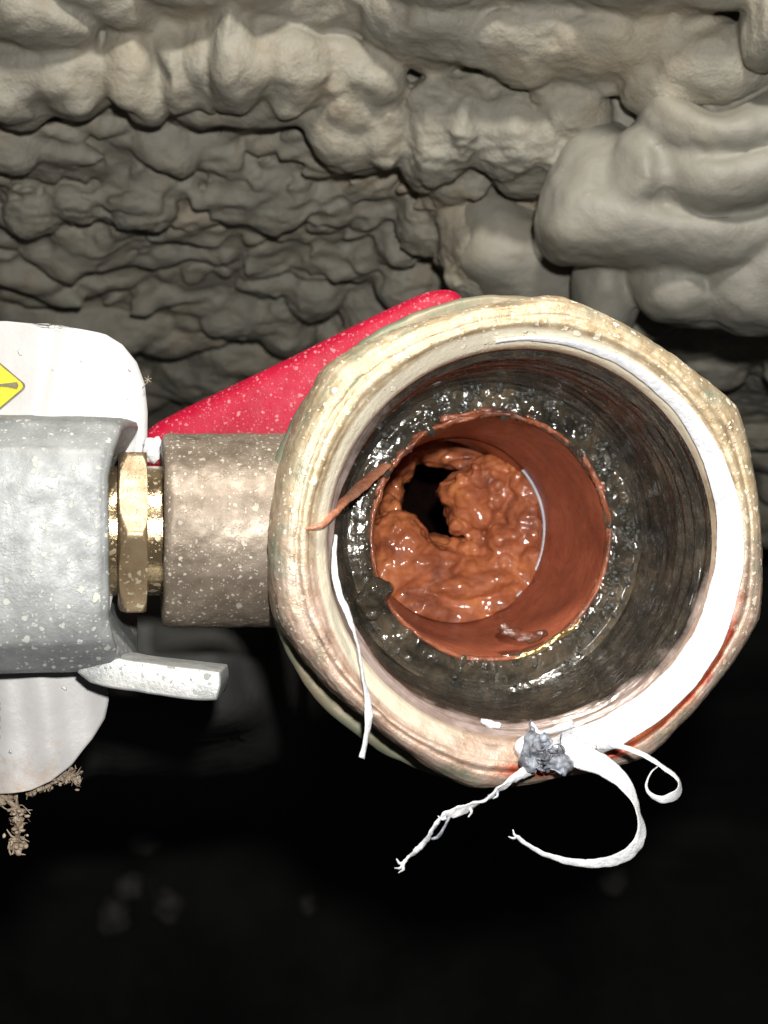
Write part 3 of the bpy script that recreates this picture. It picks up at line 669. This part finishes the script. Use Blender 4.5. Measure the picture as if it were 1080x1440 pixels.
for y in ys:
    R_ = np.interp(y, ty, tr)
    X.append([P(-260 + (R_+260)*u, y, tagY(-260 + (R_+260)*u, y)) - T0 for u in np.linspace(0, 1, 90)])
X = np.array(X)
V, Fc = grid_skin(X, .06)
link('tag_sheet', mesh('tag_sheet', V, Fc), M_tag, tg)
def flat(outline, Y, thick, name, mat, parent):
    pts = np.array([P(x, y, tagY(x, y) + Y) - T0 for x, y in outline]); n = len(pts)
    V = np.vstack([pts - [0, thick/2, 0], pts + [0, thick/2, 0]])
    Fc = [tuple(range(n)), tuple(range(2*n-1, n-1, -1))] + [(i, (i+1) % n, (i+1) % n+n, i+n) for i in range(n)]
    return link(name, mesh(name, V, Fc, smooth=False), mat, parent)
def rdia(cx_, cy_, rx, ry, rad):
    out = []
    cs = [(cx_+rx, cy_), (cx_, cy_-ry), (cx_-rx, cy_), (cx_, cy_+ry)]
    for k in range(4):
        a, b, c = np.array(cs[k-1]), np.array(cs[k]), np.array(cs[(k+1) % 4])
        p0 = b + (a-b)/np.linalg.norm(a-b)*rad; p1 = b + (c-b)/np.linalg.norm(c-b)*rad
        for t in np.linspace(0, 1, 6): out.append((1-t)**2*p0 + 2*t*(1-t)*b + t*t*p1)
    return out
sign = flat(rdia(-26, 543, 61.5, 51.5, 9), -.052, .012, 'warning_sign', M_yellow, tg)
flat(rdia(-26, 543, 65, 55, 9), -.040, .012, 'sign_border', M_print, sign)
flat([(-60, 541), (-10, 541), (9, 539), (24, 537), (26, 542), (24, 547), (9, 544), (-10, 543), (-60, 544)], -.064, .01, 'pictogram', M_print, sign)
fc = bpy.data.curves.new('lettering', 'FONT'); fc.body = 'rev'; fc.size = .36*S; fc.align_x = 'LEFT'; fc.extrude = .003*S
fo = bpy.data.objects.new('lettering', fc); col.objects.link(fo)
dg = bpy.context.evaluated_depsgraph_get(); fm = bpy.data.meshes.new_from_object(fo.evaluated_get(dg)); bpy.data.objects.remove(fo)
lo_ = link('lettering', fm, M_ink, tg)
lp = P(-17, 985, tagY(0, 1020) - .045) - T0
lo_.matrix_local = Matrix.Translation(Vector(lp*S)) @ Matrix(((0, 1, 0), (0, 0, -1), (-1, 0, 0))).to_4x4()

# fluff hanging from the tag
def fluff(name, path, n, r, label, seed):
    rg = np.random.default_rng(seed); parts = []; c = spline(path, 6)
    parts.append(ribbon(np.column_stack([c, np.full(len(c), r*.6), np.full(len(c), r*.6), np.zeros(len(c))]), 2, 6, (.3, 1, .2), r*.5, seed))
    for _ in range(n):
        b = c[rg.integers(len(c))]; d = rg.normal(size=3); d /= np.linalg.norm(d); L_ = r*rg.uniform(1, 4.5)
        q = np.array([b, b + d*L_*.5 + rg.normal(size=3)*r*.6, b + d*L_ + rg.normal(size=3)*r])
        w0 = r*rg.uniform(.1, .35)
        parts.append(ribbon(np.column_stack([q, [w0, w0*.9, w0*.5], [w0, w0*.8, w0*.5], [0, 0, 0]]), 3, 5, (.2, 1, .3), r*.3, int(rg.integers(999))))
        if rg.random() < .85: parts.append(blob(b + d*L_*rg.uniform(.3, 1), r*rg.uniform(.4, 1.1, 3), (0, 0, 0), 1, .3, int(rg.integers(999))))
    V, Fc = join(parts)
    return tag(link(name, mesh(name, V, Fc), M_fluff), label, 'debris', 'fluff clinging to the white tag')
fluff('fluff', [P(-20, 1106, .56), P(6, 1122, .56), P(24, 1135, .58), P(27, 1160, .6), P(24, 1180, .62), P(22, 1196, .62)], 110, .045, 'brown ragged fluff hanging below the white tag', 5)
fluff('fluff', [P(40, 1114, .57), P(62, 1106, .62), P(82, 1096, .68), P(98, 1090, .74), P(106, 1096, .76)], 80, .038, 'brown crumbly fluff along the lower right edge of the white tag', 9)
parts = []
for a in np.linspace(0, math.pi, 4)[:-1]:
    d = np.array([math.cos(a+.4), 0, math.sin(a+.4)])*.055; c0 = P(208, 534, 1.72)
    parts.append(ribbon(np.column_stack([[c0-d, c0+[0, -.01, 0], c0+d], [.005]*3, [.005]*3, [0]*3]), 3, 5, (0, 1, .1)))
parts.append(ribbon(np.column_stack([[c0, P(205, 540, 1.74), P(200, 546, 1.76)], [.005]*3, [.005]*3, [0]*3]), 3, 5, (0, 1, .1)))
V, Fc = join(parts); tag(link('lint', mesh('lint', V, Fc), M_fluff), 'tiny star shaped lint on the right edge of the white tag', 'lint')

# ================================================================== sludge in the bore
def sl(px, py, d, a, b, c, rot=0.0, k=3, wob=.18, seed=None):
    q = at_depth(px, py, d); s = np.linalg.norm(at_depth(px+1, py, d) - q)
    return blob(q, (a*s, c, b*s), (0, rot, 0), k, wob, int(rng.integers(1e6)) if seed is None else seed, 1.8)
sg = [sl(*a) for a in [
    # bed along the bottom
    (640, 820, 4.6, 95, 34, .7), (600, 800, 4.5, 60, 40, .6), (560, 770, 4.5, 40, 44, .6), (680, 815, 4.45, 60, 34, .6), (720, 790, 4.5, 42, 44, .6), (640, 845, 4.3, 90, 18, .4), (552, 748, 4.6, 34, 28, .5), (575, 790, 4.3, 34, 36, .4),
    (640, 790, 4.9, 80, 30, .5), (660, 775, 4.8, 40, 20, .4), (610, 765, 5.0, 34, 14, .4),
    # the bank on the right
    (730, 740, 4.55, 34, 54, .6), (738, 690, 4.5, 24, 44, .5), (715, 765, 4.5, 40, 34, .6), (740, 655, 4.7, 20, 24, .4), (700, 790, 4.45, 40, 26, .5),
    # the lump reaching into the hole
    (690, 692, 4.75, 44, 36, .5), (655, 695, 4.7, 34, 34, .5), (640, 692, 4.65, 24, 22, .35), (665, 725, 4.65, 36, 26, .45), (700, 660, 4.8, 36, 18, .4), (720, 675, 4.8, 34, 26, .4), (640, 725, 4.7, 12, 14, .25),
    (605, 634, 5.7, 56, 22, .4), (680, 632, 5.6, 60, 22, .4), (548, 690, 5.7, 18, 44, .4), (562, 650, 5.7, 26, 26, .4), (735, 645, 5.0, 26, 26, .5), (548, 722, 5.2, 16, 26, .4), (660, 645, 5.5, 50, 16, .4), (700, 650, 5.3, 40, 16, .4),
    (640, 862, 4.25, 110, 22, .35), (590, 850, 4.25, 60, 24, .35), (690, 850, 4.25, 60, 24, .35), (545, 810, 4.3, 30, 40, .4), (735, 820, 4.3, 30, 36, .4)]]
for _ in range(150):
    if rng.random() < .55: px, py, dd = rng.uniform(625, 745), rng.uniform(655, 790), 4.38
    else: px, py, dd = rng.uniform(535, 740), rng.uniform(740, 840), 4.3
    if 560 < px < 640 and 650 < py < 765: continue
    s = rng.uniform(.5, 1.3); sg.append(sl(px, py, dd + rng.uniform(-.02, .12), 9*s, 7*s, .10*s, rng.uniform(-.6, .6), 2, .25))
V, Fc, N = fuse(sg, .024, 4)
V = V + N*(.032*fbm(V, 3.2, 3, 101) + (.026*noise(V, 7, 103) + .010*noise(V, 13, 107))*np.clip((V[:, 2] + .75)*2, .25, 1))[:, None]
keep = np.hypot(V[:, 0], V[:, 2])
lim = np.where(V[:, 1] < 4.0, 1.375, 1.41); sc_ = np.minimum(1, lim/np.maximum(keep, 1e-6)); V[:, 0] *= sc_; V[:, 2] *= sc_
so = link('sludge', mesh('sludge', V, Fc, fix=False), M_sludge, None, VM)
tag(so, 'wet orange brown rust sludge clogging the inner bore', 'sludge')
# black blob and slime on the lip
V, Fc, N = fuse([sl(528, 835, 1.80, 20, 22, .16), sl(540, 828, 1.82, 14, 12, .14), sl(515, 845, 1.86, 16, 16, .12), sl(525, 860, 1.88, 14, 12, .1)], .025, 2)
tag(link('grime_clot', mesh('grime_clot', V + N*(.012*fbm(V, 8, 3, 104))[:, None], Fc, fix=False), M_grime, None, VM), 'shiny black grime clot on the left of the bore lip', 'grime')
V, Fc, N = fuse([sl(720, 890, 1.95, 14, 8, .07, .1), sl(742, 896, 1.95, 20, 8, .08, -.05), sl(762, 890, 1.96, 10, 6, .06), sl(708, 882, 2.0, 8, 7, .06)], .022, 2)
tag(link('grime_clot', mesh('grime_clot', V + N*(.012*fbm(V, 8, 3, 105))[:, None], Fc, fix=False), M_clot, None, VM), 'small dark red clot sitting on the bottom of the bore lip', 'grime')
a_, b_, c_, d_, e_ = at_depth(422, 744, .02), at_depth(452, 738, .02), at_depth(486, 704, .75), at_depth(510, 682, 1.35), at_depth(545, 652, 1.85)
rows = [(*a_, .012, .012, 0), (*b_, .035, .03, 0), (*((b_+c_)/2), .05, .03, .3), (*c_, .06, .03, .6), (*d_, .10, .035, .9), (*e_, .08, .03, 1.0)]
V, Fc = ribbon(rows, 10, 10, (0, 1, 0), .012, 3)
o = tag(link('slime_strand', mesh('slime_strand', V, Fc), M_string, None, VM), 'pinkish brown slime strand stretched from rim to bore on the left', 'slime')

# ================================================================== sealing tape
tp = empty('sealing_tape', VM)
tag(tp, 'white sealing tape stuck round the lower right rim with loose curled tails', 'sealing tape')
def band_fn(R, Dd, T):
    p = np.stack([2.5*np.cos(T), T*0, 2.5*np.sin(T)], -1).reshape(-1, 3); n = fbm(p, 1.8, 4, 111, .5).reshape(R.shape)*.022
    deg = np.degrees(T); wd = np.interp(deg, [-84, -78, -60, -30, 0, 25, 45, 70, 100], [.10, .18, .18, .165, .145, .11, .075, .045, .02])
    R0 = np.interp(deg, [-84, -50, 0, 40, 100], [2.52, 2.54, 2.535, 2.53, 2.49])
    uu = (R - 2.5)/.2
    return R0 + uu*wd + n*np.abs(uu), Dd + (R0 + uu*wd - 2.5)*-.62 + .02*np.sign(n)*0 + n*.3
c8 = [(2.5 + .2*math.cos(a), .105 + .022*math.sin(a)) for a in np.linspace(0, 2*math.pi, 19)[:-1]]
V, Fc = lathe(c8, 260, 1, band_fn, closed=True, a0=math.radians(-84), a1=math.radians(100))
link('tape_band', mesh('tape_band', widen(V), Fc), M_tape, tp)
def rib(rows, name, mat, parent, per=10, rough_=.006, seed=0, ref=(0, 1, 0)):
    rr = [(*loc(P(x, y, Y)), wd/115, th/115, tw) for x, y, Y, wd, th, tw in rows]
    V, Fc = ribbon(rr, per, 12, ref, rough_, seed); return link(name, mesh(name, V, Fc), mat, parent)
rib([(790, 1046, .0, 20, 1.6, .1), (815, 1062, -.2, 19, 1.5, .2), (850, 1078, -.35, 15, 1.4, .3), (880, 1104, -.5, 13, 1.4, .6), (898, 1142, -.6, 10, 1.4, 1.0), (901, 1176, -.65, 11, 1.4, .5), (884, 1200, -.7, 10, 1.4, .2), (850, 1213, -.7, 7, 1.3, .1), (805, 1212, -.65, 5, 1.3, .1), (768, 1202, -.55, 3.5, 1.3, .2), (742, 1188, -.5, 3, 1.4, .3), (728, 1176, -.5, 3, 1.6, .4)], 'tail', M_tape, tp, rough_=.008)
rib([(838, 1050, -.1, 4, 1.2, .1), (872, 1050, -.3, 4, 1.2, .2), (905, 1062, -.45, 4, 1.2, .5), (935, 1080, -.5, 5, 1.2, .9), (955, 1098, -.5, 7, 1.2, 1.0), (952, 1116, -.5, 9, 1.2, .5), (934, 1124, -.5, 6, 1.2, .2), (916, 1118, -.5, 3, 1.2, .2), (908, 1104, -.5, 1.6, 1, .2), (916, 1086, -.48, 1, 1, .2), (930, 1074, -.45, .7, .7, .2)], 'tail', M_tape, tp, seed=4)
rib([(752, 1080, -.15, 9, 4, .2), (728, 1092, -.25, 8, 3, .3), (704, 1108, -.35, 6, 2.5, .5), (682, 1124, -.4, 6, 2.5, 1.2), (652, 1138, -.45, 9, 2, .4), (628, 1146, -.5, 4, 2, .2), (608, 1166, -.5, 5, 2, .9), (592, 1190, -.5, 5, 2, .3), (576, 1204, -.5, 3.5, 2, .8), (566, 1216, -.5, 2, 1.5, .2)], 'tail', M_tape, tp, rough_=.024, seed=6)
rib([(634, 1142, -.45, 3, 1.5, 0), (626, 1160, -.5, 2, 1.2, 0), (616, 1176, -.5, 3, 1.2, .4), (606, 1180, -.5, 1.2, 1, 0)], 'fray', M_greytape, tp, seed=7)
kn = []; rk = np.random.default_rng(33)
core = [blob(loc(P(x, y, -.16)), (a/115, .12, b/115), (0, r, 0), 3, .35, q, 2.4) for x, y, a, b, r, q in [(766, 1060, 26, 15, .3, 1), (748, 1050, 13, 18, .2, 2), (786, 1074, 20, 11, -.3, 3), (745, 1074, 13, 13, 0, 4), (762, 1040, 11, 13, 0, 5)]]
V, Fc, N = fuse(core, .02, 1); kn.append((V + N*(.05*fbm(V, 6, 4, 121))[:, None], Fc))
for _ in range(14):
    x, y = rk.normal(762, 15), rk.normal(1060, 12); pts = []; d = rk.uniform(0, 6.28)
    for q in range(4):
        pts.append((*loc(P(x, y, rk.uniform(-.34, -.22))), rk.uniform(1, 3.2)/115, rk.uniform(.6, 1.2)/115, rk.uniform(0, 3)))
        d += rk.uniform(-1.2, 1.2); x += math.cos(d)*8; y += math.sin(d)*8
    kn.append(ribbon(pts, 6, 6, (0, 1, 0), .008, int(rk.integers(999))))
V, Fc = join(kn)
link('knot', mesh('knot', V, Fc), M_greytape, tp)
for k, (x, y, Y, d) in enumerate([(728, 1176, -.5, 2.6), (730, 1177, -.5, 3.5), (567, 1215, -.5, 2.2), (569, 1213, -.5, 3.1), (566, 1216, -.5, 1.5), (628, 1150, -.5, 2.9), (700, 1112, -.36, 1.7), (660, 1136, -.45, 1.2), (508, 1066, .0, 1.9)][:8]):
    rib([(x, y, Y, 2.5, 1.5, 0), (x + 7*math.cos(d), y + 7*math.sin(d), Y, 1.8, 1, .3), (x + 13*math.cos(d + .5), y + 13*math.sin(d + .5), Y, .8, .6, .6)], 'fray', M_tape, tp, 5, .008, 60+k)
for k, rr in enumerate([[(756, 1040, .1, 4, 3, 0), (752, 1026, .15, 5, 3, .3), (748, 1016, .2, 2, 2, .3)], [(756, 1032, .1, 4, 3, 0), (778, 1026, .2, 5, 3, .3), (806, 1017, .3, 6, 2.5, .3)],
        [(676, 1014, .5, 3, 2, 0), (690, 1018, .45, 6, 2.5, .2), (704, 1022, .4, 3, 2, .2)], [(740, 1064, -.15, 9, 5, .2), (732, 1048, -.1, 8, 4, .4), (744, 1036, 0, 5, 3, .3)]]):
    rib(rr, 'fray', M_tape, tp, seed=20+k, rough_=.012)
th_ = [(472, 752, .10, 2, 1.2, 0), (470, 790, .0, 4, 1.6, .2), (476, 830, -.04, 5, 1.6, .3), (492, 872, -.07, 5, 1.8, .6), (504, 912, -.08, 3, 1.8, 1.1), (512, 960, -.08, 4, 2, .9), (519, 1000, -.08, 7, 2, .4), (514, 1040, -.12, 5, 2.5, .8), (508, 1066, -.16, 5, 4, .2)]
rr = [(*at_depth(x, y, d_), wd/115, t/115, tw) for x, y, d_, wd, t, tw in th_]
V, Fc = ribbon(rr, 10, 12, (0, 1, 0), .008, 13)
tag(link('loose_thread', mesh('loose_thread', V, Fc), M_tape, None, VM), 'loose white thread dangling over the left lower rim', 'thread')
V, Fc = blob(P(216, 632, 1.5), (.13, .08, .17), (0, .3, 0), 3, .35, 9, 2)
tag(link('tape_scrap', mesh('tape_scrap', V, Fc), M_tape), 'white tape scrap above the neck of the brass nipple', 'sealing tape')
